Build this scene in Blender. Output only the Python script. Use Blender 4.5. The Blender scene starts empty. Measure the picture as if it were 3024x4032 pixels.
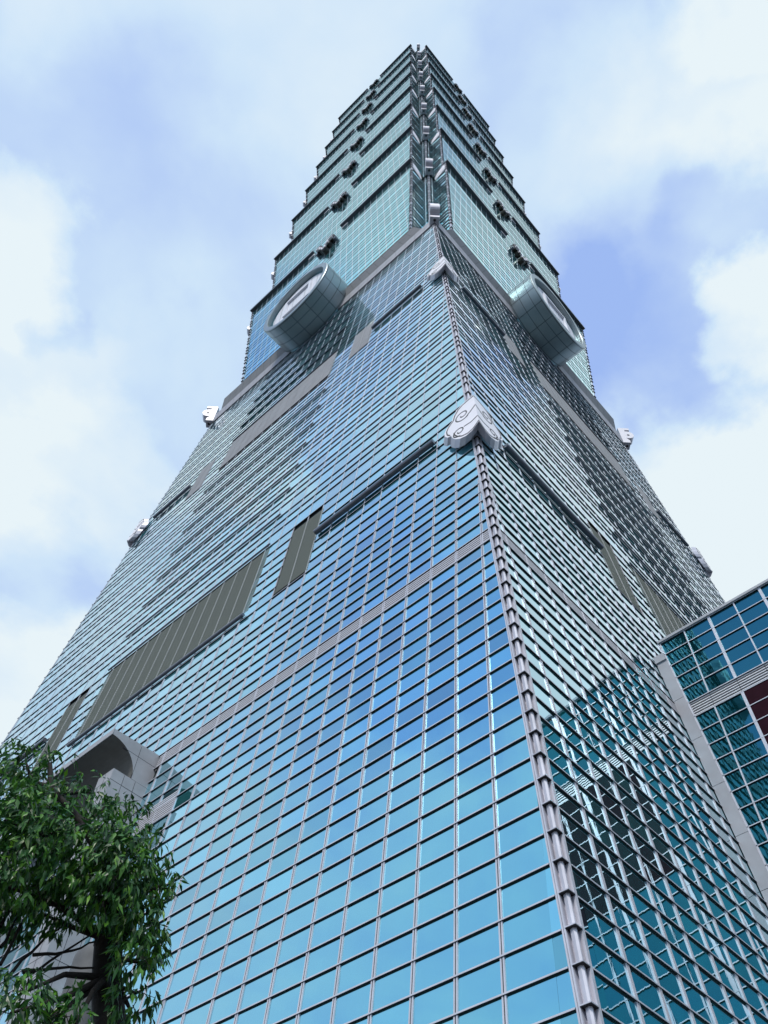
import bpy, math, random
from mathutils import Vector, Matrix
random.seed(7)
S = bpy.context.scene
C = S.collection
ZB = 115.45                      # height of the top of the battered base above the street
# ---------------------------------------------------------------- camera
PXW, PXH, FPX = 3024.0, 4032.0, 3297.96
CAMP = Vector((-47.0416, -39.8868, ZB-113.8375))
yaw, pit, rol = 0.779854, 0.986802, 0.048012
FW = Vector((math.cos(pit)*math.cos(yaw), math.cos(pit)*math.sin(yaw), math.sin(pit)))
RT0 = Vector((math.sin(yaw), -math.cos(yaw), 0)); UP0 = RT0.cross(FW)
RT = RT0*math.cos(rol)+UP0*math.sin(rol); UP = -RT0*math.sin(rol)+UP0*math.cos(rol)
cam = bpy.data.cameras.new('camera'); co = bpy.data.objects.new('camera', cam); C.objects.link(co)
m = Matrix.Identity(4)
for i in range(3):
    m[i][0], m[i][1], m[i][2], m[i][3] = RT[i], UP[i], -FW[i], CAMP[i]
co.matrix_world = m
cam.sensor_fit = 'HORIZONTAL'; cam.sensor_width = 36; cam.lens = 36*FPX/PXW
cam.clip_end = 4000; cam.clip_start = 0.1
S.camera = co
def ray(px, py):
    return (FW + RT*((px-PXW/2)/FPX) - UP*((py-PXH/2)/FPX)).normalized()
def proj(p):
    d = Vector(p)-CAMP; D = d.dot(FW)
    return (PXW/2+FPX*d.dot(RT)/D, PXH/2-FPX*d.dot(UP)/D, D)
# ---------------------------------------------------------------- view, world, sun
S.view_settings.view_transform = 'Standard'; S.view_settings.look = 'None'
S.view_settings.gamma = 1; S.view_settings.exposure = 0.12
S.render.resolution_x = 768; S.render.resolution_y = 1024
SUN_EL, SUN_AZ = math.radians(50), math.radians(209)      # compass style: direction vector (cos, sin)
W = bpy.data.worlds.new('World'); S.world = W; W.use_nodes = True
nt = W.node_tree; nt.nodes.clear()
def N(t, **k):
    n = nt.nodes.new(t)
    for a, b in k.items(): setattr(n, a, b)
    return n
def L(a, b): nt.links.new(a, b)
sky = N('ShaderNodeTexSky'); sky.sky_type = 'NISHITA'; sky.sun_disc = False
sky.sun_elevation = SUN_EL; sky.sun_rotation = math.pi/2-SUN_AZ
tc = N('ShaderNodeTexCoord'); sep = N('ShaderNodeSeparateXYZ'); L(tc.outputs['Generated'], sep.inputs[0])
def MA(op, a, b=None, clamp=False):
    n = N('ShaderNodeMath', operation=op); n.use_clamp = clamp
    for i, v in enumerate((a, b)):
        if v is None: continue
        if isinstance(v, (int, float)): n.inputs[i].default_value = v
        else: L(v, n.inputs[i])
    return n.outputs[0]
zc = MA('MAXIMUM', sep.outputs[2], 0.06)
cmb = N('ShaderNodeCombineXYZ'); L(MA('DIVIDE', sep.outputs[0], zc), cmb.inputs[0]); L(MA('DIVIDE', sep.outputs[1], zc), cmb.inputs[1])
n1 = N('ShaderNodeTexNoise'); n1.inputs['Scale'].default_value = 3.2; n1.inputs['Detail'].default_value = 5; n1.inputs['Roughness'].default_value = .52
n1.inputs['Distortion'].default_value = .25
L(cmb.outputs[0], n1.inputs['Vector'])
n2 = N('ShaderNodeTexNoise'); n2.inputs['Scale'].default_value = 7.5; n2.inputs['Detail'].default_value = 6; n2.inputs['Roughness'].default_value = .55
L(cmb.outputs[0], n2.inputs['Vector'])
# distorted direction used for the named cloud banks
vs = N('ShaderNodeVectorMath', operation='SUBTRACT'); L(n2.outputs['Color'], vs.inputs[0]); vs.inputs[1].default_value = (.5, .5, .5)
vm = N('ShaderNodeVectorMath', operation='SCALE'); L(vs.outputs[0], vm.inputs[0]); vm.inputs['Scale'].default_value = .17
va = N('ShaderNodeVectorMath', operation='ADD'); L(tc.outputs['Generated'], va.inputs[0]); L(vm.outputs[0], va.inputs[1])
vn = N('ShaderNodeVectorMath', operation='NORMALIZE'); L(va.outputs[0], vn.inputs[0])
acc = MA('ADD', MA('MULTIPLY', MA('SUBTRACT', n1.outputs['Fac'], .5), 1.1), .53)
def refl(px, py, n):
    v = ray(px, py); n = Vector(n).normalized(); return v-2*v.dot(n)*n
NL = Vector((-1, 0, .0718)); NR = Vector((0, -1, .0718))
BLOBS = [  # direction, radius in degrees, edge softness 0-1, amount (+ cloud, - blue)
    (ray(2620, 1150), 8.2, .4, -.60), (ray(2500, 1450), 7.0, .5, -.30), (ray(2780, 900), 3.0, .5, -.2),
    (ray(2350, 550), 6.0, .5, .22), (ray(3010, 1180), 3.6, .35, .50), (ray(2900, 600), 8, .6, .22),
    (ray(2950, 0), 4.0, .4, .40), (ray(2450, 100), 7, .7, -.16), (ray(2800, 1850), 7, .7, .25), (ray(2900, 2200), 7, .7, .2),
    (ray(420, 420), 9, .9, -.08), (ray(700, 620), 6, .9, -.08), (ray(0, 1000), 4.5, .45, .50), (ray(100, 1450), 5, .6, .2), (ray(240, 1230), 2.2, .6, -.2),
    (ray(1250, 60), 8, .9, .28), (ray(250, 1950), 6, .5, .34), (ray(700, 1500), 5, .8, .12),
    (ray(150, 2250), 4, .6, -.25), (ray(30, 2700), 6, .5, .50),
    # the part of the sky that the two glass faces mirror
    (refl(1900, 2350, NL), 9, .7, -.50), (refl(1500, 2750, NL), 9, .7, -.28), (refl(900, 3700, NL), 9, .8, .12), (refl(1650, 3150, NL), 4, .8, .25), (refl(1300, 900, (-1, 0, -.09)), 8, .8, .3),
    (refl(300, 2300, NL), 10, .9, .25),
    (refl(2300, 2500, NR), 20, .7, .45),
    (refl(2900, 2500, (-1, 0, 0)), 10, .7, -.5),
]
for d, r, soft, amt in BLOBS:
    dp = N('ShaderNodeVectorMath', operation='DOT_PRODUCT'); L(vn.outputs[0], dp.inputs[0]); dp.inputs[1].default_value = d
    mr = N('ShaderNodeMapRange'); mr.interpolation_type = 'SMOOTHSTEP'
    L(dp.outputs['Value'], mr.inputs['Value'])
    mr.inputs['From Min'].default_value = math.cos(math.radians(r*(1+soft*.6)))
    mr.inputs['From Max'].default_value = math.cos(math.radians(r*max(.05, 1-soft)))
    mr.inputs['To Max'].default_value = amt
    acc = MA('ADD', acc, mr.outputs[0])
ramp = N('ShaderNodeValToRGB'); L(MA('ADD', acc, 0, True), ramp.inputs[0])
e = ramp.color_ramp.elements
e[0].position = 0; e[0].color = (.36, .52, .94, 1)
e[1].position = 1; e[1].color = (.86, .96, 1.0, 1)
x = e.new(.30); x.color = (.49, .65, .97, 1)
x = e.new(.62); x.color = (.65, .82, 1.0, 1)
bs = N('ShaderNodeBackground'); L(sky.outputs[0], bs.inputs[0]); bs.inputs[1].default_value = .1
bc = N('ShaderNodeBackground'); L(ramp.outputs[0], bc.inputs[0]); bc.inputs[1].default_value = .92
mx = N('ShaderNodeMixShader'); mx.inputs[0].default_value = .93; L(bs.outputs[0], mx.inputs[1]); L(bc.outputs[0], mx.inputs[2])
wo = N('ShaderNodeOutputWorld'); L(mx.outputs[0], wo.inputs[0])
sl = bpy.data.lights.new('sun', 'SUN'); sl.energy = 2.4; sl.angle = math.radians(12); sl.color = (1, .95, .88)
so = bpy.data.objects.new('sun', sl); C.objects.link(so); so.location = (-60, -60, 300)
sd = Vector((math.cos(SUN_EL)*math.cos(SUN_AZ), math.cos(SUN_EL)*math.sin(SUN_AZ), math.sin(SUN_EL)))
so.rotation_euler = sd.to_track_quat('Z', 'Y').to_euler()

# ---------------------------------------------------------------- materials
def mat(name, col, rough=.5, metal=0, spec=.5, noise=None, bump=0, nscale=3, col2=None, trans=0):
    m = bpy.data.materials.new(name); m.use_nodes = True
    t = m.node_tree; p = t.nodes['Principled BSDF']
    p.inputs['Base Color'].default_value = (*col, 1); p.inputs['Roughness'].default_value = rough
    p.inputs['Metallic'].default_value = metal; p.inputs['Specular IOR Level'].default_value = spec
    if noise:
        tcn = t.nodes.new('ShaderNodeTexCoord'); nz = t.nodes.new('ShaderNodeTexNoise')
        nz.inputs['Scale'].default_value = nscale; nz.inputs['Detail'].default_value = 6
        t.links.new(tcn.outputs['Object'], nz.inputs['Vector'])
        r = t.nodes.new('ShaderNodeValToRGB'); t.links.new(nz.outputs['Fac'], r.inputs[0])
        c2 = col2 or tuple(c*(1-noise) for c in col)
        r.color_ramp.elements[0].position = .3; r.color_ramp.elements[0].color = (*c2, 1)
        r.color_ramp.elements[1].position = .65; r.color_ramp.elements[1].color = (*col, 1)
        t.links.new(r.outputs[0], p.inputs['Base Color'])
        if bump:
            b = t.nodes.new('ShaderNodeBump'); b.inputs['Strength'].default_value = bump; b.inputs['Distance'].default_value = .02
            t.links.new(nz.outputs['Fac'], b.inputs['Height']); t.links.new(b.outputs[0], p.inputs['Normal'])
    return m
def glassmat(name, f0, body, rnd=.35, mixd=.14, rough=.015, wav=.02, grz=(.9, .95, 1)):
    m = bpy.data.materials.new(name); m.use_nodes = True; t = m.node_tree; t.nodes.clear()
    n = t.nodes.new; lk = t.links.new
    geo = n('ShaderNodeNewGeometry')
    p = n('ShaderNodeBsdfPrincipled'); p.inputs['Metallic'].default_value = 1; p.inputs['Roughness'].default_value = rough
    d = n('ShaderNodeBsdfDiffuse')
    hs = n('ShaderNodeHueSaturation'); hs.inputs['Color'].default_value = (*f0, 1)
    mr = n('ShaderNodeMapRange'); lk(geo.outputs['Random Per Island'], mr.inputs['Value'])
    mr.inputs['To Min'].default_value = 1-rnd*.5; mr.inputs['To Max'].default_value = 1+rnd*.5
    lk(mr.outputs[0], hs.inputs['Value'])
    lw = n('ShaderNodeLayerWeight'); lw.inputs['Blend'].default_value = .5
    pw = n('ShaderNodeMath'); pw.operation = 'POWER'; lk(lw.outputs['Facing'], pw.inputs[0]); pw.inputs[1].default_value = 2.6
    gz = n('ShaderNodeMix'); gz.data_type = 'RGBA'; lk(pw.outputs[0], gz.inputs[0]); lk(hs.outputs[0], gz.inputs[6]); gz.inputs[7].default_value = (*grz, 1)
    lk(gz.outputs[2], p.inputs['Base Color'])
    h2 = n('ShaderNodeHueSaturation'); h2.inputs['Color'].default_value = (*body, 1)
    m2 = n('ShaderNodeMath'); m2.operation = 'MULTIPLY'; lk(geo.outputs['Random Per Island'], m2.inputs[0]); m2.inputs[1].default_value = 7.31
    fr = n('ShaderNodeMath'); fr.operation = 'FRACT'; lk(m2.outputs[0], fr.inputs[0])
    m3 = n('ShaderNodeMapRange'); lk(fr.outputs[0], m3.inputs['Value']); m3.inputs['To Min'].default_value = .35; m3.inputs['To Max'].default_value = 1.7
    lk(m3.outputs[0], h2.inputs['Value'])
    # faint streaks of dust inside the pane
    tcn = n('ShaderNodeTexCoord'); mp = n('ShaderNodeMapping'); mp.inputs['Scale'].default_value = (1.3, 1.3, .35)
    nz = n('ShaderNodeTexNoise'); nz.inputs['Scale'].default_value = 1.1; nz.inputs['Detail'].default_value = 4
    lk(tcn.outputs['Object'], mp.inputs[0]); lk(mp.outputs[0], nz.inputs['Vector'])
    mxx = n('ShaderNodeMix'); mxx.data_type = 'RGBA'; mxx.blend_type = 'MULTIPLY'; mxx.inputs[0].default_value = .6
    lk(h2.outputs[0], mxx.inputs[6]); lk(nz.outputs['Fac'], mxx.inputs[7]); lk(mxx.outputs[2], d.inputs['Color'])
    if wav:
        b = n('ShaderNodeBump'); b.inputs['Strength'].default_value = wav; b.inputs['Distance'].default_value = .1
        lk(nz.outputs['Fac'], b.inputs['Height']); lk(b.outputs[0], p.inputs['Normal'])
    mx = n('ShaderNodeMixShader'); mx.inputs[0].default_value = mixd
    lk(p.outputs[0], mx.inputs[1]); lk(d.outputs[0], mx.inputs[2])
    o = n('ShaderNodeOutputMaterial'); lk(mx.outputs[0], o.inputs[0])
    return m
GLASS = glassmat('tinted_curtain_glass', (.25, .63, .78), (.02, .36, .38), mixd=.13, rnd=.45, wav=.02)
GLASSP = glassmat('pale_upper_glass', (.24, .74, .84), (.05, .40, .42), grz=(.75, .97, 1), rnd=.2, wav=.01)
GLASSA = glassmat('dark_teal_glass', (.05, .24, .30), (.01, .13, .16), rnd=.3, mixd=.3, wav=.03, grz=(.3, .6, .7))
ALU = mat('mullion_aluminium', (.60, .61, .68), .4, .2, noise=.15, nscale=1.5)
SHTRIM = mat('black_shade_trim', (.010, .010, .013), .6)  # near-black trim; on transoms the colour stands in for shade underneath
DARKW = mat('dark_backing', (.01, .02, .022), .6)
COLM = mat('corner_column_metal', (.62, .62, .69), .42, .3, noise=.25, nscale=1.2)
WHITE = mat('white_painted_metal', (.88, .86, .91), .4, noise=.06, nscale=1)
STONE = mat('pale_stone_panel', (.40, .41, .45), .6, noise=.16, nscale=.8)
STONE2 = mat('grey_green_stone_panel', (.27, .275, .285), .6, noise=.15, nscale=.6)
LOUV = mat('louvre_slat_metal', (.30, .33, .29), .5, .1)
LOUV2 = mat('belt_slat_metal', (.62, .62, .66), .4, .2)
SEAM = mat('dark_seam', (.03, .03, .035), .7)
RAIL = mat('dull_tube_metal', (.16, .17, .20), .32, .6, noise=.2, nscale=2)
COIN = mat('brushed_silver_panel', (.30, .36, .38), .40, .75, noise=.12, nscale=.5)
COINF = mat('pale_disc_panel', (.80, .82, .88), .5, noise=.05, nscale=.5)
BRONZE = mat('dark_bronze', (.035, .032, .026), .35, .5)
EAVE = mat('dark_eave_metal', (.10, .115, .135), .4, .4)
MAROON = mat('maroon_panel', (.030, .009, .016), .95, spec=.08, noise=.25, nscale=1.5)
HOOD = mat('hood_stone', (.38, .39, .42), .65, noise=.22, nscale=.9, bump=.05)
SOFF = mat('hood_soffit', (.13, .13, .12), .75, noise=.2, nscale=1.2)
CONC = mat('grey_column_concrete', (.12, .125, .13), .7, noise=.3, nscale=5, bump=.1)
BARK = mat('dark_bark', (.014, .011, .009), .9, noise=.6, nscale=14, bump=.6)
ASPH = mat('asphalt', (.05, .05, .052), .9, noise=.3, nscale=.6)
PAVE = mat('paving', (.13, .125, .12), .85, noise=.25, nscale=2)
def leafmat():
    m = bpy.data.materials.new('leaf_green'); m.use_nodes = True; t = m.node_tree; t.nodes.clear(); n = t.nodes.new; lk = t.links.new
    geo = n('ShaderNodeNewGeometry'); r = n('ShaderNodeValToRGB'); lk(geo.outputs['Random Per Island'], r.inputs[0])
    el = r.color_ramp.elements; el[0].color = (.008, .045, .010, 1); el[1].color = (.13, .30, .02, 1)
    a = el.new(.5); a.color = (.025, .105, .018, 1)
    a = el.new(.9); a.color = (.07, .21, .018, 1)
    p = n('ShaderNodeBsdfPrincipled'); p.inputs['Roughness'].default_value = .38; p.inputs['Specular IOR Level'].default_value = .45
    lk(r.outputs[0], p.inputs['Base Color'])
    tr = n('ShaderNodeBsdfTranslucent'); lk(r.outputs[0], tr.inputs[0])
    mx = n('ShaderNodeMixShader'); mx.inputs[0].default_value = .18; lk(p.outputs[0], mx.inputs[1]); lk(tr.outputs[0], mx.inputs[2])
    o = n('ShaderNodeOutputMaterial'); lk(mx.outputs[0], o.inputs[0]); return m
LEAF = leafmat()

# ---------------------------------------------------------------- mesh helpers
class MB:
    def __init__(s): s.v = []; s.f = []; s.m = []
    def face(s, pts, mi=0):
        b = len(s.v); s.v += [tuple(p) for p in pts]; s.f.append(tuple(range(b, b+len(pts)))); s.m.append(mi)
    def hexa(s, p, mi=0, mf=None):     # p: 8 points, bottom 4 then top 4;  mf: material of the first face
        b = len(s.v); s.v += [tuple(q) for q in p]
        for k, f in enumerate(((0, 3, 2, 1), (4, 5, 6, 7), (0, 1, 5, 4), (1, 2, 6, 5), (2, 3, 7, 6), (3, 0, 4, 7))):
            s.f.append(tuple(b+i for i in f)); s.m.append(mf if (mf is not None and k in (0,)) else mi)
    def box(s, x0, x1, y0, y1, z0, z1, mi=0, tf=None):
        p = [(x0, y0, z0), (x1, y0, z0), (x1, y1, z0), (x0, y1, z0), (x0, y0, z1), (x1, y0, z1), (x1, y1, z1), (x0, y1, z1)]
        if tf: p = [tf(*q) for q in p]
        s.hexa(p, mi)
    def tube(s, a, b, r0, r1=None, n=10, mi=0, caps=True):
        a = Vector(a); b = Vector(b); r1 = r0 if r1 is None else r1
        d = (b-a).normalized(); q = d.orthogonal().normalized(); w = d.cross(q)
        k = len(s.v)
        for c, r in ((a, r0), (b, r1)):
            for i in range(n):
                t = 2*math.pi*i/n; s.v.append(tuple(c+q*(r*math.cos(t))+w*(r*math.sin(t))))
        for i in range(n):
            j = (i+1) % n; s.f.append((k+i, k+j, k+n+j, k+n+i)); s.m.append(mi)
        if caps:
            s.f.append(tuple(k+i for i in range(n))[::-1]); s.m.append(mi)
            s.f.append(tuple(k+n+i for i in range(n))); s.m.append(mi)
    def prism(s, pts2, f0, f1, mi=0, ms=None):      # closed outline extruded between two maps of the plane
        n = len(pts2); k = len(s.v)
        s.v += [tuple(f0(*p)) for p in pts2]+[tuple(f1(*p)) for p in pts2]
        s.f.append(tuple(range(k, k+n))); s.m.append(mi)
        s.f.append(tuple(range(k+n, k+2*n))); s.m.append(mi)
        for i in range(n):
            j = (i+1) % n; s.f.append((k+i, k+j, k+n+j, k+n+i)); s.m.append(mi if ms is None else ms)
    def build(s, name, mats, parent=None, smooth=False, **kw):
        me = bpy.data.meshes.new(name); me.from_pydata(s.v, [], s.f)
        mats = mats if isinstance(mats, (list, tuple)) else [mats]
        for q in mats: me.materials.append(q)
        me.polygons.foreach_set('material_index', s.m)
        if smooth: me.polygons.foreach_set('use_smooth', [True]*len(s.f))
        me.update()
        o = bpy.data.objects.new(name, me); C.objects.link(o)
        if parent: o.parent = parent
        for a, b in kw.items(): o[a] = b
        return o
def thing(name, label, cat, group=None, loc=(0, 0, 0)):
    o = bpy.data.objects.new(name, None); C.objects.link(o); o.location = loc; o['label'] = label; o['category'] = cat
    if group: o['group'] = group
    return o

# ---------------------------------------------------------------- tower geometry
C0, SL = 22.83, .07175            # half width at the top of the base, batter
def hb(z): return C0-SL*(z-ZB)
PM = 1.476
# maps from (u along the face, z, o outward) of one face to world, for the four faces
FACES = {'L': lambda d, u, z: (-d, u, z), 'R': lambda d, u, z: (u, -d, z), 'BL': lambda d, u, z: (u, d, z), 'BR': lambda d, u, z: (d, u, z)}
def rowlist():
    a = []
    z = -65.5
    while z < 0.5:
        a += [z, z+1.82, z+3.02]; z += 4.2      # tall gap then two short ones above each floor line
    a = [q for q in a if q < .6]
    low = [-66.9, -68.2, -69.4, -70.45, -71.6, -72.75, -73.92, -75.15, -76.38]
    k = -77.35
    b = []
    while k > -116: b.append(k); k -= .936
    r = sorted(set(a+low+b)); return [q+ZB for q in r]
def fix_rows():
    # floor lines and the two sub lines below each one, as measured on the corner column
    r = []
    n = 0
    while True:
        F = -65.48+4.2*n
        if F > 3: break
        r += [F, F+1.76, F+2.98] if n else [F, F+1.76, F+2.98]
        n += 1
    return r
ROWS = rowlist()
ZTOP = ZB+1.0
ROWS = [q for q in ROWS if q < ZTOP-.3 and q > 0.2]
EDGE = .37
random.seed(11)
panes = []      # (corner points) of every pane of the tower
TOWER = thing('skyscraper', 'tall blue green glass skyscraper with battered base and eight flaring tiers stacked above', 'skyscraper')
# zones of a face where no glass is drawn (u0,u1,z0,z1), symmetric in u
LZ = [('louvre_panel', -9.4, 9.4, -73.0, -65.7), ('louvre_panel', 11.95, 14.85, -73.5, -66.1), ('louvre_panel', -14.85, -11.95, -73.5, -66.1)]
SZ = [('stone_panel', -8.95, 8.95, -31.1, -23.9), ('stone_panel', 11.9, 14.7, -31.9, -24.4), ('stone_panel', -14.7, -11.9, -31.9, -24.4)]
BELTZ = (-83.89+ZB, -82.98+ZB)
LOWL = (-8.85, -5.9, -88.5, -87.2)
def blocked(fk, u, z):
    zz = z-ZB
    for _, a, b, c, d in LZ+SZ:
        if a-.05 < u < b+.05 and c < zz < d: return True
    if BELTZ[0]-.02 < z < BELTZ[1]+.02: return True
    if fk == 'L' and LOWL[0] < u < LOWL[1] and LOWL[2] < zz < LOWL[3]: return True
    if fk == 'L' and abs(u) < 5.25 and -85.2 < zz < -83.0: return True
    return False
def pane(F, hf, ua, ub, uc, ud, za, zb, store, o=-.012, sig=.0028):
    # ua,ub at za ; uc,ud at zb
    ta, tb = random.gauss(0, sig), random.gauss(0, sig)
    um, zm = (ua+ub)/2, (za+zb)/2
    P = []
    for u, z in ((ua, za), (ub, za), (ud, zb), (uc, zb)):
        P.append(F(hf(z)+o+ta*(u-um)+tb*(z-zm), u, z))
    store.append(P)
def seg_beam_h(mb, F, hf, z, u0, u1, t=.055, o0=-.05, o1=.10, nose=.012):
    # horizontal transom: body blackened to paint in underside shade, with a thin metal nose
    def q(u, zz, o): return F(hf(zz)+o, u, zz)
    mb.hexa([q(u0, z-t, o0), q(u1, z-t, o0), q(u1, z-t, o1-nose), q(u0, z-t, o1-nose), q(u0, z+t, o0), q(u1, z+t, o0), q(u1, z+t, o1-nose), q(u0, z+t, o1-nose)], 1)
    mb.hexa([q(u0, z-t*.9, o1-nose), q(u1, z-t*.9, o1-nose), q(u1, z-t*.9, o1), q(u0, z-t*.9, o1), q(u0, z+t*.9, o1-nose), q(u1, z+t*.9, o1-nose), q(u1, z+t*.9, o1), q(u0, z+t*.9, o1)], 0)
def seg_beam_v(mb, F, hf, u, z0, z1, w=.05, o0=-.04, o1=.075, n=1, uf=None):
    uf = uf or (lambda z: u)
    for i in range(n):
        a = z0+(z1-z0)*i/n; b = z0+(z1-z0)*(i+1)/n
        def q(du, zz, o): return F(hf(zz)+o, uf(zz)+du, zz)
        mb.hexa([q(-w, a, o0), q(w, a, o0), q(w, a, o1), q(-w, a, o1), q(-w, b, o0), q(w, b, o0), q(w, b, o1), q(-w, b, o1)], 0)

# base: four faces
for fk, F in FACES.items():
    fr = MB(); bkm = MB()
    rows = [0.2]+ROWS+[ZTOP]
    ncol = 22
    for i in range(len(rows)-1):
        za, zb = rows[i]+.02, rows[i+1]-.02
        ea, eb = hb(za)-EDGE, hb(zb)-EDGE
        for k in range(-ncol, ncol):
            a, b = k*PM, (k+1)*PM
            if min(abs(a), abs(b)) >= ea-.08: continue
            if blocked(fk, (max(a, -ea)+min(b, ea))/2, (za+zb)/2): continue
            pane(F, hb, max(a, -ea), min(b, ea), max(a, -eb) if a > -eb else -eb, min(b, eb), za, zb, panes)
    for z in ROWS+[ZTOP]:
        e = hb(z)-EDGE
        low = z < -77+ZB
        t, o1 = (.024, .055) if low else (.024, .055-.022*(z-ZB+77)/77)
        cuts = []
        zz = z-ZB
        for _, a, b, c, d in LZ+SZ:
            if c+.1 < zz < d-.1: cuts.append((a, b))
        if fk == 'L' and -85.1 < zz < -83.5: cuts.append((-5.3, 5.3))
        cuts.sort(); u = -e
        for a, b in cuts:
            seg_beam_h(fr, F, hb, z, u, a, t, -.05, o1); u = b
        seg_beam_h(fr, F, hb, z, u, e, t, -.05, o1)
    for k in range(-19, 20):
        u = k*PM
        ztop = ZB+(C0-EDGE-abs(u))/SL if abs(u) > C0-EDGE else ZTOP
        ztop = min(ztop, ZTOP)
        if ztop < 1: continue
        z0 = .2
        # lower storeys: two ribs with a groove between, upper storeys: one slim rib
        zsw = min(ztop, ZB-74)
        if z0 < zsw:
            for du in (-.042, .042): seg_beam_v(fr, F, hb, u+du, z0, zsw, .024, -.04, .026)
            seg_beam_v(bkm, F, hb, u, z0, zsw, .03, -.04, .008)
        if ztop > zsw: seg_beam_v(fr, F, hb, u, max(z0, zsw), ztop, .026, -.04, .022)
    # edge trims beside the corner columns
    for s in (-1, 1):
        for du in (.335, .27):
            seg_beam_v(fr, F, hb, 0, .2, ZTOP, .024, -.03, .035, 1, (lambda s, du: lambda z: s*(hb(z)-du))(s, du))
    fr.build('window_frame', [ALU, SHTRIM], TOWER)
    # dark wall behind the glass
    bk = bkm
    e = lambda z: hb(z)-.26
    bk.face([F(hb(.2)-.12, -e(.2), .2), F(hb(.2)-.12, e(.2), .2), F(hb(ZTOP)-.12, e(ZTOP), ZTOP), F(hb(ZTOP)-.12, -e(ZTOP), ZTOP)])
    bk.build('backing_wall', DARKW, TOWER)
    # slatted belt
    e1 = hb(BELTZ[0])-EDGE; nS = 5
    for a, b in ([(-e1, -5.4), (5.4, e1)] if fk == 'L' else [(-e1, e1)]):
        bt = MB()
        us = [a]+[j*PM for j in range(math.ceil(a/PM), int(math.floor(b/PM))+1)]+[b]
        for i in range(nS):
            z = BELTZ[0]+.05+(i+.5)*(BELTZ[1]-BELTZ[0]-.1)/nS
            for u0, u1 in zip(us, us[1:]):
                if u1-u0 < .1: continue
                bt.hexa([F(hb(z)+o, u, zz) for zz in (z-.025, z+.045) for u, o in ((u0+.012, -.04), (u1-.012, -.04), (u1-.012, .012), (u0+.012, .012))], 0)
        bt.build('slatted_belt', LOUV2, TOWER)
    for nm, a, b, c, d in LZ:
        lv = MB(); z = c+ZB
        while z < d+ZB-.05:
            lv.hexa([F(hb(zz)+o, u, zz) for zz in (z, z+.06) for u, o in ((a, -.05), (b, -.05), (b, .01), (a, .01))], 0)
            z += .20
        lv.face([F(hb(q)-.055, u, q) for u, q in ((a, c+ZB), (b, c+ZB), (b, d+ZB), (a, d+ZB))], 1)
        k = math.ceil(a/PM)
        while k*PM <= b+.01:
            seg_beam_v(lv, F, hb, k*PM, c+ZB, d+ZB, .014, -.03, .03); k += 1
        lv.build(nm, [LOUV, SEAM], TOWER)
    for nm, a, b, c, d in SZ:
        st = MB(); n = max(2, round((b-a)/PM)); rr = 4
        for i in range(n):
            for j in range(rr):
                u0, u1 = a+(b-a)*i/n+.012, a+(b-a)*(i+1)/n-.012
                z0, z1 = c+ZB+(d-c)*j/rr+.012, c+ZB+(d-c)*(j+1)/rr-.012
                st.hexa([F(hb(zz)+o, u, zz) for zz in (z0, z1) for u, o in ((u0, -.05), (u1, -.05), (u1, .06), (u0, .06))], 0)
        for i in range(1, n):
            seg_beam_v(st, F, hb, a+(b-a)*i/n, c+ZB, d+ZB, .018, .03, .085)
        st.build(nm, [STONE2], TOWER)
    # round rails
    rails = [(-73.55, -9.3, 9.4, .13)]+[(-65.25+4.2*i, -9.35, 9.6, .075) for i in range(8)]+[(-23.45+4.15*i, -9.1, 9.1, .075) for i in range(6)]
    rails += [(-69.65, -25.0, -14.95, .19), (-69.65, 14.95, 25.0, .19), (-28.1, -22.0, -15.0, .19), (-28.1, 15.0, 22.0, .19)]
    for z, a, b, r in rails:
        z += ZB
        if z > ZTOP-.4: continue
        rl = MB(); n = max(1, int(abs(b-a)/5))
        for i in range(n):
            u0, u1 = a+(b-a)*i/n, a+(b-a)*(i+1)/n
            rl.tube(F(hb(z)+.02+r, u0+.01, z), F(hb(z)+.02+r, u1-.01, z), r, n=12)
        rl.tube(F(hb(z)+.02+r, a+.05, z), F(hb(z)+.02+r, b-.05, z), r*.93, n=10)
        for u in (a+.3, b-.3):
            rl.tube(F(hb(z), u, z), F(hb(z)+.02+r, u, z), .07, n=6)
        rl.build('round_rail', RAIL, TOWER, smooth=False)
    # low slatted vent near the hood
    if fk == 'L':
        lv = MB(); z = LOWL[2]+ZB
        while z < LOWL[3]+ZB-.03:
            lv.hexa([F(hb(zz)+o, u, zz) for zz in (z, z+.07) for u, o in ((LOWL[0], -.04), (LOWL[1], -.04), (LOWL[1], .04), (LOWL[0], .04))], 0); z += .15
        lv.build('louvre_panel', LOUV2, TOWER)

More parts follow.
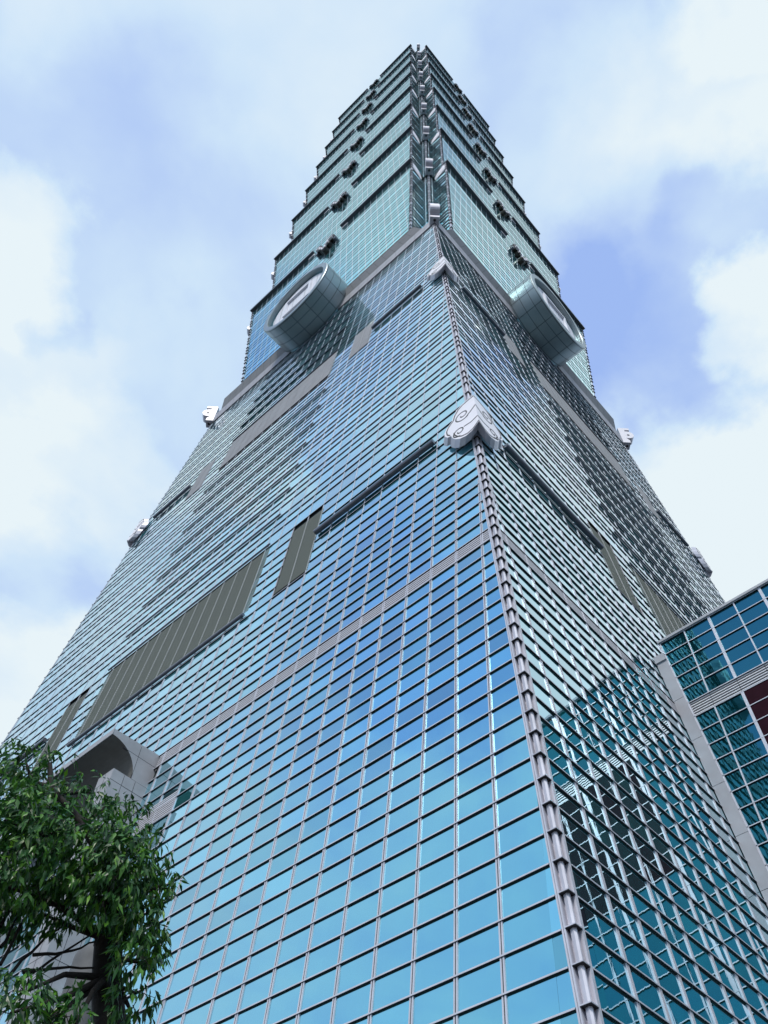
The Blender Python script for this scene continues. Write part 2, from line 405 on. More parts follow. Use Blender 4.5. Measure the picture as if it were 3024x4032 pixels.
# corner columns of the base, with a collar at every row
def rotk(k):
    c, s = [(1, 0), (0, 1), (-1, 0), (0, -1)][k]
    return lambda p: (c*p[0]-s*p[1], s*p[0]+c*p[1], p[2])
def corner_pts(sx, sy, z, r): return (sx*(hb(z)-r), sy*(hb(z)-r), z)
CORN = [(-1, -1), (-1, 1), (1, -1), (1, 1)]
for sx, sy in CORN:
    cm = MB()
    z0, z1 = .2, ZTOP
    def P(a, b, z): return (sx*(hb(z)-a), sy*(hb(z)-b), z)     # a,b inset from the two faces
    # inner channel walls and the faceted post
    for a0, b0, a1, b1 in ((.01, .25, .15, .25), (.15, .25, .15, .15), (.15, .15, .25, .15), (.25, .15, .25, .01)):
        cm.face([P(a0, b0, z0), P(a1, b1, z0), P(a1, b1, z1), P(a0, b0, z1)])
    sec = [(.17, .20), (.05, .18), (.02, .07), (.07, .02), (.18, .05), (.20, .17)]
    for (a, b), (c, d) in zip(sec, sec[1:]):
        cm.face([P(a, b, z0), P(c, d, z0), P(c, d, z1), P(a, b, z1)])
    cc = cm
    for z in ROWS+[ZTOP]:
        t = .03
        for oo, tt, mi in ((.055, .016, 0), (.04, t, 1)):
            zz0, zz1 = (z, z+2*tt) if mi == 0 else (z-.02, z-.001)
            out = [(-oo, .25), (-oo, -oo), (.25, -oo), (.25, .2), (.2, .25)]
            cc.prism(out, lambda a, b: P(a, b, zz0), lambda a, b: P(a, b, zz1), mi)
    cc.build('corner_column', [COLM, SHTRIM], TOWER)

# ---------------------------------------------------------------- stone belt at the top of the base
for fk, F in FACES.items():
    b = MB()
    e0 = 22.9
    def strip(d0, z0, e0, d1, z1, e1, mi, th=.0):
        n = 26
        for i in range(n):
            a0, a1 = -e0+2*e0*i/n, -e0+2*e0*(i+1)/n
            c0, c1 = -e1+2*e1*i/n, -e1+2*e1*(i+1)/n
            b.face([F(d0, a0+.015, z0), F(d0, a1-.015, z0), F(d1, c1-.015, z1), F(d1, c0+.015, z1)], mi)
            b.face([F(d0-.03, a0-.02, z0), F(d0-.03, a1+.02, z0), F(d1-.03, c1+.02, z1), F(d1-.03, c0-.02, z1)], 2)
    strip(22.86, ZB+1.1, 22.86, 22.98, ZB+3.2, 22.98, 0)
    strip(22.98, ZB+3.22, 20.6, 23.55, ZB+4.9, 19.7, 1)
    b.face([F(22.6, -22.6, ZB+1.08), F(22.6, 22.6, ZB+1.08), F(22.86, 22.86, ZB+1.08), F(22.86, -22.86, ZB+1.08)], 2)
    b.face([F(23.55, -19.7, ZB+4.9), F(23.55, 19.7, ZB+4.9), F(22.0, 19.7, ZB+4.92), F(22.0, -19.7, ZB+4.92)], 0)
    for s in (-1, 1):
        b.face([F(22.98, s*20.6, ZB+3.22), F(23.55, s*19.7, ZB+4.9), F(22.3, s*19.9, ZB+4.9), F(22.3, s*20.8, ZB+3.22)], 1)
    b.build('stone_belt', [STONE, STONE2, SEAM], TOWER)
rf = MB(); rf.box(-22.9, 22.9, -22.9, 22.9, ZB+3.0, ZB+3.18); rf.build('setback_roof', STONE2, TOWER)

# ---------------------------------------------------------------- eight flaring tiers
EZ = 42.51; PH = 33.6
HB0, HT0 = 22.3, 24.75
NOT, INS = 4.3, 2.7
UM = 1.42
for t in range(8):
    zt = ZB+EZ+PH*t; z0 = zt-PH
    zbot = z0-4.5 if t == 0 else z0-.2
    def hp(z, z0=z0): return HB0+(HT0-HB0)*(z-z0)/PH
    SEG = bpy.data.objects.new('tower_tier', None); C.objects.link(SEG); SEG.parent = TOWER
    rows = []
    n = 0
    while True:
        Fz = zt-1.15-4.2*n
        if Fz < zbot: break
        for q in (Fz, Fz-1.2, Fz-2.4):
            if q > zbot: rows.append(q)
        n += 1
    rows = sorted(rows)
    allr = [zbot]+rows+[zt]
    fr = MB()
    for fk, F in FACES.items():
        hid = fk in ('BL', 'BR')
        ue = lambda z: hp(z)-NOT
        hi = lambda z: hp(z)-INS
        for i in range(len(allr)-1):
            za, zb = allr[i]+.02, allr[i+1]-.02
            ea, eb = ue(za)-.1, ue(zb)-.1
            if not hid:
                for k in range(-15, 15):
                    a, b_ = (k+.5)*UM, (k+1.5)*UM
                    if min(abs(a), abs(b_)) >= ea-.05 and a*b_ > 0: continue
                    pane(F, hp, max(a, -ea), min(b_, ea), max(a, -eb), min(b_, eb), za, zb, panes, sig=.0018)
            else:
                pane(F, hp, -ea, ea, -eb, eb, za, zb, panes)
            for s in (-1, 1):
                # recessed return wall and corner panel
                zt2 = min(zb, zt-2.0)
                if zt2 > za+.1:
                    panes.append([F(hp(za)-.06, s*ue(za), za), F(hi(za), s*ue(za), za), F(hi(zt2), s*ue(zt2), zt2), F(hp(zt2)-.06, s*ue(zt2), zt2)])
                zt3 = min(zb, zt-4.0)
                if zt3 > za+.1:
                    for q in range(2):
                        w0 = lambda z, q=q: ue(z)+(hi(z)-ue(z))*q/2
                        w1 = lambda z, q=q: ue(z)+(hi(z)-ue(z))*(q+1)/2
                        pp = [F(hi(za), s*w0(za), za), F(hi(za), s*w1(za), za), F(hi(zt3), s*w1(zt3), zt3), F(hi(zt3), s*w0(zt3), zt3)]
                        panes.append(pp)
        for z in rows:
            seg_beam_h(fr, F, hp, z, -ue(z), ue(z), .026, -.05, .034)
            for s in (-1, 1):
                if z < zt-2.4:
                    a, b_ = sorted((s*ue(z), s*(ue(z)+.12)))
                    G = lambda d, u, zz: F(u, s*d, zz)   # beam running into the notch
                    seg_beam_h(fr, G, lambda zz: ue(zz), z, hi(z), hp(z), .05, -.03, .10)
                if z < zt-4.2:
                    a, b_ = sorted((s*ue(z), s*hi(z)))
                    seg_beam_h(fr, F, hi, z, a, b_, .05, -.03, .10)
        for k in range(-14, 14):
            u = (k+.5)*UM
            # clip where the face gets wider going up
            if abs(u) > ue(zt)-.2: continue
            za = zbot
            if abs(u) > ue(zbot)-.15: za = z0+(abs(u)+.15+NOT-HB0)*PH/(HT0-HB0)
            seg_beam_v(fr, F, hp, u, za, zt+.1, .022, -.04, .02)
        for s in (-1, 1):
            q = (lambda s: lambda z: s*(ue(z)+(hi(z)-ue(z))*.5))(s)
            seg_beam_v(fr, F, hi, 0, zbot, zt-4.0, .03, -.03, .07, 1, q)
    fr.build('window_frame', [ALU, SHTRIM], SEG)
    # face edge posts with collars
    for fk, F in FACES.items():
        for s in (-1, 1):
            pm = MB()
            uf = (lambda s: lambda z: s*(hp(z)-NOT+.02))(s)
            seg_beam_v(pm, F, hp, 0, zbot, zt-.2, .14, -.2, .06, 1, uf)
            for z in rows:
                u = uf(z)
                pm.hexa([F(hp(zz)+o, uu, zz) for zz in (z-.05, z+.05) for uu, o in ((u-.24, -.24), (u+.24, -.24), (u+.24, .2), (u-.24, .2))], 1)
            pm.build('edge_post', [COLM, SHTRIM], SEG)
    for sx, sy in CORN:
        pm = MB()
        def P(a, b, z): return (sx*(hp(z)-INS-a), sy*(hp(z)-INS-b), z)
        zc = zt-4.6
        for zlo, zhi in ((zbot, zc),):
            pm.hexa([P(-.1, -.1, zlo), P(.22, -.1, zlo), P(.22, .22, zlo), P(-.1, .22, zlo), P(-.1, -.1, zhi), P(.22, -.1, zhi), P(.22, .22, zhi), P(-.1, .22, zhi)], 0)
        for z in rows:
            if z < zc:
                pm.hexa([P(a, b, zz) for zz in (z-.05, z+.05) for a, b in ((-.2, -.2), (.3, -.2), (.3, .3), (-.2, .3))], 1)
        pm.build('inner_corner_post', [COLM, SHTRIM], SEG)
        # pale curved cheeks above the return walls
        ck = MB()
        ue = lambda z: hp(z)-NOT
        for sw in (0, 1):
            prof = [(0, zt-.1), (0, zt-2.3), (INS, zt-4.2)]
            for i in range(6):
                a = i/5*math.pi/2
                prof.append((INS*math.cos(a), zt-4.2+2.9*math.sin(a)+1.2*math.sin(a)))
            def m0(r, z, o=.10):
                d, u = (hp(z)-r), (ue(z)+o)
                return (sx*d, sy*u, z) if sw == 0 else (sx*u, sy*d, z)
            ck.prism(prof, lambda r, z: m0(r, z, .02), lambda r, z: m0(r, z, .12))
        ck.build('curved_cheek', WHITE, SEG)
    # core: dark backing and roof
    bk = MB()
    for fk, F in FACES.items():
        ue = lambda z: hp(z)-NOT
        bk.face([F(hp(zbot)-.14, -ue(zbot), zbot), F(hp(zbot)-.14, ue(zbot), zbot), F(hp(zt)-.14, ue(zt), zt), F(hp(zt)-.14, -ue(zt), zt)])
        for s in (-1, 1):
            bk.face([F(hp(zbot)-INS-.08, s*(ue(zbot)-.1), zbot), F(hp(zbot)-INS-.08, s*(hp(zbot)-INS-.08), zbot), F(hp(zt-4)-INS-.08, s*(hp(zt-4)-INS-.08), zt-4), F(hp(zt-4)-INS-.08, s*(ue(zt-4)-.1), zt-4)])
            bk.face([F(hp(zbot)-.1, s*(ue(zbot)-.08), zbot), F(hp(zbot)-INS, s*(ue(zbot)-.08), zbot), F(hp(zt)-INS, s*(ue(zt)-.08), zt), F(hp(zt)-.1, s*(ue(zt)-.08), zt)])
    w = hp(zt)-INS-.05
    bk.box(-w, w, -w, w, zt-4.1, zt-4.0)
    bk.box(-w+.1, w-.1, -20.3, 20.3, zt-.4, zt-.2); bk.box(-20.3, 20.3, -w-2.4, w+2.4, zt-.39, zt-.21); bk.box(-w-2.4, w+2.4, -20.2, 20.2, zt-.38, zt-.22)
    bk.build('backing_wall', DARKW, SEG)
    # eaves, broken in the middle where the emblem hangs
    for fk, F in FACES.items():
        for a, b_ in ((-20.75, -3.5), (3.5, 20.75)):
            ev = MB()
            d0 = HT0-.3
            ev.hexa([F(d, u, z) for z in (zt-.05, zt+.5) for u, d in ((a, d0), (b_, d0), (b_, 25.27), (a, 25.27))], 0)
            ev.hexa([F(d, u, z) for z in (zt-.22, zt+.62) for u, d in ((a, 25.27), (b_, 25.27), (b_, 25.33), (a, 25.33))], 1)
            # pale end panel under the inner and outer tip
            for ua in (a+.05 if a > 0 else b_-1.5, ):
                ev.hexa([F(d, u, z) for z in (zt-1.1, zt-.25) for u, d in ((ua, HT0), (ua+1.42, HT0), (ua+1.42, HT0+.08), (ua, HT0+.08))], 2)
            ev.build('eave', [EAVE, EAVE, WHITE], SEG)
    # emblem hanging at the middle of each face
    for fk, F in FACES.items():
        em = MB()
        def lobe(cu, cz, r, d0, d1, mi=0, a0=0, n=16, ry=1.0):
            pts = [(cu+r*math.cos(2*math.pi*i/n), cz+ry*r*math.sin(2*math.pi*i/n)) for i in range(n)]
            em.prism(pts, lambda u, z: F(hp(z)+d0, u, z), lambda u, z: F(hp(z)+d1, u, z), mi)
        zc = zt-4.2
        for s in (-1, 1):
            lobe(s*1.55, zc+1.3, .75, .05, .7, 0, ry=1.4); lobe(s*1.55, zc+1.3, .5, .7, .8, 1, ry=1.4); lobe(s*1.55, zc+1.3, .28, .8, .9, 0, ry=1.4)
            lobe(s*.8, zc-.6, .55, .05, .8, 0, ry=1.4); lobe(s*2.2, zc+.1, .35, .05, .6, 1, ry=1.5)
        lobe(0, zc-2.2, .6, .05, .9, 0, ry=1.5); lobe(0, zc-2.2, .3, .9, 1.0, 1, ry=1.5)
        tr = [(-1.9, zc+.2), (-1.0, zc+.2), (-1.0, zc-1.1), (-.35, zc-1.1), (-.35, zc-2.3), (.35, zc-2.3), (.35, zc-1.1), (1.0, zc-1.1), (1.0, zc+.2), (1.9, zc+.2)]
        for (u0, za), (u1, zb_) in zip(tr, tr[1:]):
            a0, a1 = min(u0, u1)-.12, max(u0, u1)+.12; c0, c1 = min(za, zb_)-.16, max(za, zb_)+.16
            em.hexa([F(hp(z)+o, u, z) for z in (c0, c1) for u, o in ((a0, .7), (a1, .7), (a1, 1.1), (a0, 1.1))], 2)
        em.build('cloud_emblem', [BRONZE, RAIL, WHITE], SEG)

# ---------------------------------------------------------------- corner brackets (one on the base, one on each tier) and base ornaments
def bracket_profile():
    p = [(0, 0), (1.15, 0), (1.15, .75), (.72, 1.5)]
    cx, cz, r = 1.15, 2.55, .98
    for i in range(13):
        a = math.radians(-105+ i*(105+100)/12); p.append((cx+r*math.cos(a)*1.0, cz+r*math.sin(a)*1.15))
    p += [(.95, 3.75), (.95, 4.1), (1.75, 4.1), (1.75, 4.75), (0, 4.75)]
    return p
BP = bracket_profile()
def bracket(sx, sy, hc, z0, parent, wd=.62):
    br = MB(); dx = Vector((sx, sy, 0)).normalized(); dy = Vector((-sy, sx, 0)).normalized()
    o = Vector((sx*(hc-.25), sy*(hc-.25), z0))
    br.prism([(r, z) for r, z in BP], lambda r, z: o+dx*r-dy*wd+Vector((0, 0, z)), lambda r, z: o+dx*r+dy*wd+Vector((0, 0, z)), 0, 1)
    br.tube(o+dx*.7+Vector((0, 0, -.012)), o+dx*.7+Vector((0, 0, .2)), .2, n=14, mi=2)
    for q in (-1, 1):
        br.tube(o+dx*1.25+dy*(q*(wd-.05))+Vector((0, 0, 2.45)), o+dx*1.25+dy*(q*(wd+.012))+Vector((0, 0, 2.45)), .22, n=14, mi=2)
    b = br.build('corner_bracket', [WHITE, COLM, SEAM], parent)
    return b
for sx, sy in CORN:
    bracket(sx, sy, 22.75, ZB+1.3, TOWER, .66)
    for t in range(8):
        bracket(sx, sy, HT0-INS, ZB+EZ+PH*t-4.6, TOWER)
OUT = [(0, -68.55), (.45, -68.6), (.95, -68.7), (1.33, -69.0), (1.62, -69.5), (1.74, -70.05), (1.95, -70.25), (2.2, -70.55), (2.36, -71.0), (2.33, -71.5), (2.15, -71.85), (1.92, -71.95),
       (1.86, -72.35), (1.68, -72.8), (1.35, -73.2), (.95, -73.4), (.5, -73.3), (0, -72.75)]
def spiral(cu, cz, r0, r1, a0, turns, n=26, ry=1.15):
    return [(cu+(r0+(r1-r0)*i/n)*math.cos(a0+turns*2*math.pi*i/n), cz+ry*(r0+(r1-r0)*i/n)*math.sin(a0+turns*2*math.pi*i/n)) for i in range(n+1)]
for sx, sy in CORN:
    for dz in (0, 42.45):
        P0 = MB(); G = P0
        for sw in (0, 1):
            def mp(u, z, o):
                zz = z+dz+ZB; d = hb(zz)+o; w = hb(zz)+o-u
                return (sx*d, sy*w, zz) if sw == 0 else (sx*w, sy*d, zz)
            P0.prism(OUT, lambda u, z: mp(u, z, .26), lambda u, z: mp(u, z, .66), 0, 1)
            curves = [spiral(.98, -70.3, .12, .62, 0, -1.35), spiral(1.35, -72.2, .10, .50, .3, -1.3), [(.75, -70.9), (.4, -70.6), (0.02, -70.2)], [(1.0, -72.0), (.5, -72.1), (.02, -71.9)],
                      [(p[0]*.93+.01, (p[1]+71)*.93-71) for p in OUT[0:11]], [(p[0]*.90, (p[1]+71)*.93-71) for p in OUT[11:18]]]
            for cv in curves:
                for (u0, z0_), (u1, z1_) in zip(cv, cv[1:]):
                    dx_, dz_ = u1-u0, z1_-z0_; ll = math.hypot(dx_, dz_) or 1; nx, nz_ = -dz_/ll*.035, dx_/ll*.035
                    G.prism([(u0+nx, z0_+nz_), (u1+nx, z1_+nz_), (u1-nx, z1_-nz_), (u0-nx, z0_-nz_)], lambda u, z: mp(max(u, 0), z, .655), lambda u, z: mp(max(u, 0), z, .675), 2)
        P0.build('cloud_ornament', [WHITE, COLM, SEAM], TOWER)

# ---------------------------------------------------------------- coin medallions
def coin(F):
    CZ = ZB+5.8
    N_ = 64
    def ring(r, d, ry=1.04):
        return [Vector(F(d+(.04*(r*ry*math.sin(2*math.pi*i/N_))), r*math.cos(2*math.pi*i/N_), CZ+ry*r*math.sin(2*math.pi*i/N_))) for i in range(N_)]
    mb = MB()
    prof = [(6.1, 22.2), (6.55, 22.7), (6.70, 23.2), (6.72, 25), (6.72, 27.25), (6.68, 27.42), (6.6, 27.5), (5.9, 27.5), (5.85, 27.4), (5.85, 26.6)]
    rs = [ring(*p) for p in prof]
    for a, b in zip(rs, rs[1:]):
        k = len(mb.v); mb.v += [tuple(q) for q in a]+[tuple(q) for q in b]
        for i in range(N_):
            j = (i+1) % N_; mb.f.append((k+i, k+j, k+N_+j, k+N_+i)); mb.m.append(0)
    rim = mb.build('coin_medallion', [COIN], TOWER, smooth=True, label='huge silver coin shaped drum clasping the tower face')
    d = MB(); d.face(ring(5.86, 26.75)); d.build('coin_disc', COINF, rim)
    sm = MB()
    for dd in (23.3, 24.7, 26.1, 27.3):
        a, b = ring(6.735, dd-.03), ring(6.735, dd+.03)
        k = len(sm.v); sm.v += [tuple(q) for q in a]+[tuple(q) for q in b]
        for i in range(N_):
            j = (i+1) % N_; sm.f.append((k+i, k+j, k+N_+j, k+N_+i)); sm.m.append(0)
    for i in range(0, N_, 4):
        a = ring(6.735, 23.2); b = ring(6.735, 27.3); t = (a[(i+1) % N_]-a[i]).normalized()*.03
        sm.face([a[i]-t, a[i]+t, b[i]+t, b[i]-t])
    sm.build('panel_seam', SEAM, rim)
    sq = MB()
    def q(u, v, o): return F(26.75+.04*v+o, u, CZ+v)
    for (u0, u1, v0, v1) in ((-2.7, 2.7, 2.3, 2.7), (-2.7, 2.7, -2.7, -2.3), (-2.7, -2.3, -2.3, 2.3), (2.3, 2.7, -2.3, 2.3)):
        sq.hexa([q(u, v, o) for o in (.02, .35) for u, v in ((u0, v0), (u1, v0), (u1, v1), (u0, v1))])
    sq.build('square_frame', COINF, rim)
    s2 = MB()
    for k in range(-4, 5):
        if k == 0: continue
        hh = math.sqrt(5.8**2-(k*1.25)**2)
        s2.hexa([q(u, v, o) for o in (.0, .012) for u, v in ((k*1.25-.02, -hh), (k*1.25+.02, -hh), (k*1.25+.02, hh), (k*1.25-.02, hh))])
    s2.build('disc_joint', SEAM, rim)
    g = MB(); a, b = ring(5.84, 26.78), ring(5.3, 26.76)
    k = len(g.v); g.v += [tuple(x) for x in a]+[tuple(x) for x in b]
    for i in range(N_):
        j = (i+1) % N_; g.f.append((k+i, k+j, k+N_+j, k+N_+i)); g.m.append(0)
    g.build('glass_ring', GLASSA, rim)
for fk in FACES: coin(FACES[fk])

# ---------------------------------------------------------------- stone hood with box on the left face
hd = MB()
prof = [(28.2, -82.9), (31.85, -83.05), (31.8, -83.42)]
for i in range(1, 12):
    a = math.pi/2*i/12
    prof.append((29.98+1.82*math.cos(a), -85.15+1.73*math.sin(a)*1.0) if False else (31.8-1.82*math.sin(a), -83.42-1.72*(1-math.cos(a))))
prof += [(29.98, -85.2), (28.2, -85.2)]
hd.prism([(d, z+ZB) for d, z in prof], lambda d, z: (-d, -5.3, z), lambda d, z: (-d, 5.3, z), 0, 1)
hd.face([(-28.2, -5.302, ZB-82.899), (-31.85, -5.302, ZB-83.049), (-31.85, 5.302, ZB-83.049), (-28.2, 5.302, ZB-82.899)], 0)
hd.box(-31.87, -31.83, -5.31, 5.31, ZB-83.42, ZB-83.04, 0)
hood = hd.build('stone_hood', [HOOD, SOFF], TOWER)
for ya in (-5.31, 4.0):
    bx = MB(); bx.box(-31.1, -28.0, ya, ya+1.31, 0.15, ZB-85.22, 0); bx.build('stone_box', HOOD, hood)
js = MB()
for zz in (-85.9, -86.9, -88.4, -89.9, -91.4, -93, -95, -97, -99):
    js.box(-31.105, -28, -5.315, -3.995, ZB+zz, ZB+zz+.025)
for yy in (-4.65,): js.box(-31.106, -31.0, yy, yy+.025, .1, ZB-85.25)
for xx in (-30.4, -29.7): js.box(xx, xx+.022, -5.314, -5.2, .1, ZB-85.25)
js.box(-31.0, -28.5, -5.304, -5.2, ZB-83.78, ZB-83.76); js.box(-30.0, -29.98, -5.304, -5.2, ZB-85.2, ZB-83.1)
js.build('panel_joint', SEAM, hood)

# ---------------------------------------------------------------- windows: the 100 that show largest are parts, the rest one part
def area(P):
    q = [proj(p) for p in P]
    if min(a[2] for a in q) < 1: return 0
    cx, cy = sum(a[0] for a in q)/4, sum(a[1] for a in q)/4
    if not (0 < cx < PXW and 0 < cy < PXH): return 0
    if cx < 560 and cy > 3000: return 0
    return abs(sum(q[i][0]*q[(i+1) % 4][1]-q[(i+1) % 4][0]*q[i][1] for i in range(4)))/2
# only panes facing the camera count
def facing(P):
    if P[0][2] > 60: return False
    c = Vector(P[0]); return (abs(c.x+hb(c.z)) < .3 and c.y > -hb(c.z)-1) or (abs(c.y+hb(c.z)) < .3 and c.x < -14.2)
order = sorted(range(len(panes)), key=lambda i: -area(panes[i]) if facing(panes[i]) else 0)
big = set(order[:100])
for i in order[:100]:
    w = MB(); w.face(panes[i]); w.build('window', GLASS, TOWER)
rest = MB(); 
for i, P in enumerate(panes):
    if i in big: continue
    rest.face(P, 1 if P[0][2] > ZB+2 else 0)
rest.build('window', [GLASS, GLASSP], TOWER, kind='stuff')

# ---------------------------------------------------------------- annex at the right
AX = -13.9; AZT = ZB-78.62
ANX = thing('office_annex', 'lower teal glass annex block with stone pilaster joining the tower at the right', 'building')
def ae(z): return -(hb(z)+.62)
FA = lambda d, u, z: (AX-d, u, z)
core = MB()
core.hexa([(AX+.12, ae(0), 0), (AX+.12, -75, 0), (14, -75, 0), (14, ae(0), 0), (AX+.12, ae(AZT), AZT-.05), (AX+.12, -75, AZT-.05), (14, -75, AZT-.05), (14, ae(AZT), AZT-.05)])
core.build('wall', DARKW, ANX)
ar = []
k = 0
zr = AZT-.13
arow = [AZT-1.02-.0+.0]
arow = [ZB+q for q in (-79.62, -80.55, -81.48, -82.41, -83.35, -84.30)]
q = -85.24
while q > -115: arow.append(ZB+q); q -= .94
ys = [-30.64-1.5*i for i in range(30)]
fr = MB(); apan = []; mar = MB()
zz = [AZT-.12]+arow
for i in range(len(zz)-1):
    z1, z0 = zz[i]-.02, zz[i+1]+.02
    if i == 5: continue
    for j in range(-1, len(ys)-1):
        a = ys[j+1]; b0 = ys[j] if j >= 0 else None
        ub0 = b0 if b0 is not None else ae(z0)-.02; ub1 = b0 if b0 is not None else ae(z1)-.02
        if ZB-90 < z1 < ZB-84.3 and b0 is not None and -38 < b0 < -32.0:
            if z1 > ZB-90 and b0 > -38:
                mar.hexa([(AX+o, u, z) for z in (z0, z1) for u, o in ((a+.0, .03), (b0-.0, .03), (b0-.0, -.04), (a+.0, -.04))]); continue
        tt, tb = random.gauss(0, .002), random.gauss(0, .002); um = (a+ub0)/2; zm = (z0+z1)/2
        apan.append([(AX+tt*(u-um)+tb*(z-zm), u, z) for u, z in ((a, z0), (ub0, z0), (ub1, z1), (a, z1))])
for z in [AZT-.12]+arow:
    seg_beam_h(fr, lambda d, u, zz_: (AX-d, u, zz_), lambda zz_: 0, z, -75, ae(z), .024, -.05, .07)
for i, y in enumerate(ys):
    wdt = .035 if i % 2 == 0 else .075
    for zlo, zhi in ((.2, ZB-84.3), (ZB-83.35, AZT-.1)):
        seg_beam_v(fr, lambda d, u, zz_: (AX-d, u, zz_), lambda zz_: 0, y, zlo, zhi, wdt, -.04, .06)
for du in (.03,):
    seg_beam_v(fr, lambda d, u, zz_: (AX-d, u, zz_), lambda zz_: 0, 0, .2, AZT-.1, .05, -.04, .07, 1, lambda z: ae(z)-du)
fr.build('window_frame', [ALU, SHTRIM], ANX)
mar.build('maroon_sign_panel', MAROON, ANX)
bt = MB(); nS = 6
for i in range(nS):
    z = ZB-84.26+(i+.5)*.90/nS
    us = [ae(z)]+ys
    for a, b in zip(us, us[1:]):
        bt.hexa([(AX-o, u, zq) for zq in (z-.022, z+.038) for u, o in ((b+.012, -.04), (a-.012, -.04), (a-.012, .012), (b+.012, .012))])
bt.build('slatted_belt', LOUV2, ANX)
pr = MB()
for a, b in zip([ae(AZT)+.05]+ys, ys):
    pr.box(AX-.16, AX+.5, b+.01, a-.01, AZT-.10, AZT+.06)
pr.build('parapet', STONE, ANX)
pl = MB()
zs = [0, ZB-99, ZB-96.3, ZB-93.7, ZB-91.1, ZB-88.4, ZB-85.6, ZB-82.9, ZB-80.05]
for a, b in zip(zs, zs[1:]):
    a += .012; b -= .012
    pl.hexa([(x, y(z), z) for z in (a, b) for x, y in ((AX-.12, lambda z: -(hb(z)+.02)), (AX-.12, ae), (AX+3, ae), (AX+3, lambda z: -(hb(z)+.02)))])
pl.hexa([(x, y(z), z) for z in (ZB-80.05, ZB-79.55) for x, y in ((AX-.2, lambda z: -(hb(z)+.02)), (AX-.2, lambda z: ae(z)-.02), (AX+3, ae), (AX+3, lambda z: -(hb(z)+.02)))])
pl.build('stone_pilaster', STONE, ANX)
ordr = sorted(range(len(apan)), key=lambda i: -area(apan[i])); bigA = set(ordr[:60])
for i in ordr[:60]:
    if area(apan[i]) > 0:
        w = MB(); w.face(apan[i]); w.build('window', GLASSA, ANX)
    else: bigA.discard(i)
rs = MB()
for i, P in enumerate(apan):
    if i not in bigA: rs.face(P)
rs.build('window', GLASSA, ANX, kind='stuff')

# ---------------------------------------------------------------- ground
g = MB(); g.box(-1500, 1500, -1500, 1500, -1, 0); g.build('ground', ASPH, kind='structure')
g = MB(); g.box(-60, 45, -75, 60, .02, .14); g.build('pavement', PAVE, kind='structure')

# ---------------------------------------------------------------- grey column behind the tree
def at(px, py, dist):
    v = ray(px, py); h = math.hypot(v.x, v.y); return CAMP+v*(dist/h)
cb = at(363, 3800, 10.5)
cl = MB(); R_ = .23; n = 28
topz = at(363, 3712, 10.5).z
rings = [(R_, .14), (R_, topz-.23)]+[(R_*math.cos(a*math.pi/16), topz-.23+R_*math.sin(a*math.pi/16)) for a in range(1, 8)]+[(.01, topz)]
for r, z in rings: cl.v += [(cb.x+r*math.cos(2*math.pi*i/n), cb.y+r*math.sin(2*math.pi*i/n), z) for i in range(n)]
for k in range(len(rings)-1):
    for i in range(n):
        j = (i+1) % n; cl.f.append((k*n+i, k*n+j, (k+1)*n+j, (k+1)*n+i)); cl.m.append(0)
o = cl.build('round_post', CONC, smooth=True); o['label'] = 'grey round post with domed top standing behind the tree trunk'; o['category'] = 'post'

# ---------------------------------------------------------------- tree
random.seed(5)
TR = thing('street_tree', 'leafy dark green tree with drooping leaves in front of the tower at lower left', 'tree')
D0 = 7.6
base = at(415, 4032, D0); base.z = 0
TR.location = (0, 0, 0)
tk = MB()
tp = [Vector((base.x-.1, base.y, .14)), Vector((base.x-.03, base.y, 2.5)), at(430, 4030, D0), at(420, 3850, D0), at(428, 3700, D0), at(455, 3540, D0), at(440, 3420, D0), at(330, 3250, D0), at(200, 3100, D0+.2)]
tr = [.22, .17, .135, .125, .12, .095, .075, .045, .02]
for (a, b), (r0, r1) in zip(zip(tp, tp[1:]), zip(tr, tr[1:])):
    tk.tube(a, b, r0, r1, 14, caps=False)
for p, r in zip(tp[1:], tr[1:]):
    tk.tube(p-Vector((0, 0, r*.5)), p+Vector((0, 0, r*.5)), r*.98, r*.98, 12)
tk.build('trunk', BARK, TR, smooth=True)
LOBES = [ # px, py, radius px, distance, density
    (50, 3080, 95, 7.9, 1), (170, 3210, 110, 7.7, .9), (20, 3230, 130, 7.4, 1), (200, 3010, 50, 8.1, .7), (100, 2995, 50, 8.0, .6), (360, 3120, 45, 8.1, .8), (310, 3190, 75, 8.0, .9),
    (100, 3380, 160, 7.2, 1.1), (310, 3350, 130, 7.1, 1.1), (480, 3250, 75, 7.6, .9), (510, 3360, 100, 7.2, 1.2), (430, 3470, 120, 7.0, 1.2), (560, 3480, 80, 7.4, 1),
    (640, 3470, 38, 7.5, .9), (550, 3620, 75, 7.2, 1.2), (580, 3720, 50, 7.4, 1), (540, 3790, 62, 7.1, 1.1), (460, 3560, 60, 7.3, 1),
    (535, 3910, 50, 7.2, 1), (520, 3990, 35, 7.4, .8), (60, 3560, 90, 7.6, .7), (170, 3600, 55, 7.6, .5), (0, 3480, 90, 7.2, 1.0), (270, 3520, 80, 7.4, .8),
    (40, 3990, 95, 6.9, 1.1), (180, 4020, 75, 7.0, 1.1), (90, 3910, 45, 7.2, .6), (290, 4050, 70, 7.0, 1), (480, 3160, 35, 7.9, .7)]
ANG = {'n': 0}
branches = MB(); lf = MB(); WD = Vector((0, 0, -1))
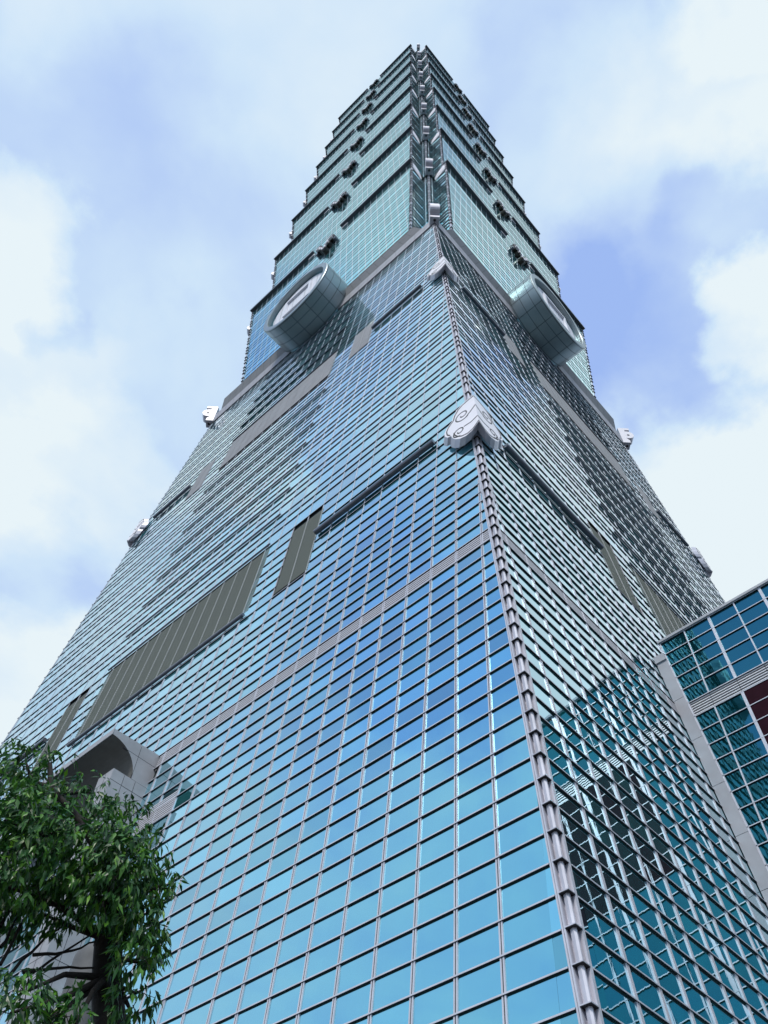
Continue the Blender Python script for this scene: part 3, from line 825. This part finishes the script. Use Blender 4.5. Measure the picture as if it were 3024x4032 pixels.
def leaf(p, d, ln, wd, up):
    side = d.cross(up).normalized()
    if side.length < .1: side = Vector((1, 0, 0))
    bend = up*(-ln*.18)
    p1 = p+d*(ln*.38)+side*wd; p2 = p+d*(ln*.38)-side*wd; pm = p+d*(ln*.5)-up*(wd*.35); t = p+d*ln+bend
    k = len(lf.v); lf.v += [tuple(p), tuple(p1), tuple(t), tuple(p2), tuple(pm)]
    lf.f += [(k, k+1, k+4), (k+1, k+2, k+4), (k, k+4, k+3), (k+4, k+2, k+3)]; lf.m += [0]*4
def rnd():
    while True:
        v = Vector((random.uniform(-1, 1), random.uniform(-1, 1), random.uniform(-1, 1)))
        if v.length < 1: return v
for px, py, rp, dist, den in LOBES:
    c = at(px, py, dist); rng = (c-CAMP).length; r = rp/FPX*rng*1.05
    # branch from the trunk to the lobe
    src = min(tp[3:], key=lambda q: (q-c).length)
    mid = (src+c)/2+rnd()*.12
    branches.tube(src, mid, .035, .022, 7, caps=False); branches.tube(mid, c, .022, .010, 7, caps=False)
    ncl = int(66*den*(r/.25)**2)
    for _ in range(ncl):
        v = rnd(); v = v*(1-.35*(1-v.length)); p = c+v*r*1.0
        out = (v.normalized()+rnd()*.5+Vector((0, 0, -.15))).normalized()
        tw = p+out*.09
        if random.random() < .25: branches.tube(p-out*.1, tw, .004, .002, 4, caps=False)
        for q in range(random.randint(5, 8)):
            d = (out*.5+rnd()*.75+Vector((0, 0, -.75))).normalized()
            leaf(tw+rnd()*.045, d, random.uniform(.08, .135), random.uniform(.013, .020), (out+rnd()*.9+Vector((0, 0, .5))).normalized())
# bare twigs at lower left
for a, b, c in (((0, 3800), (120, 3560), (200, 3500)), ((20, 3860), (150, 3700), (260, 3640)), ((60, 3880), (160, 3800), (400, 3660)), ((0, 3730), (80, 3640), (60, 3540)), ((90, 3830), (220, 3800), (400, 3820)), ((130, 3760), (240, 3770), (390, 3700)), ((0, 3650), (30, 3600), (60, 3500)), ((640, 3480), (520, 3560), (450, 3600)), ((460, 3760), (520, 3700), (600, 3690))):
    pts = [at(*a, 7.4), at(*b, 7.5), at(*c, 7.6)]; prev = pts[0]
    for i in range(1, 9):
        t = i/8; q = pts[0]*(1-t)**2+pts[1]*2*t*(1-t)+pts[2]*t*t+rnd()*.012
        branches.tube(prev, q, .016-.001*i, .015-.001*i, 6, caps=False); prev = q
branches.build('branch', BARK, TR, smooth=True)
lf.build('crown', LEAF, TR)
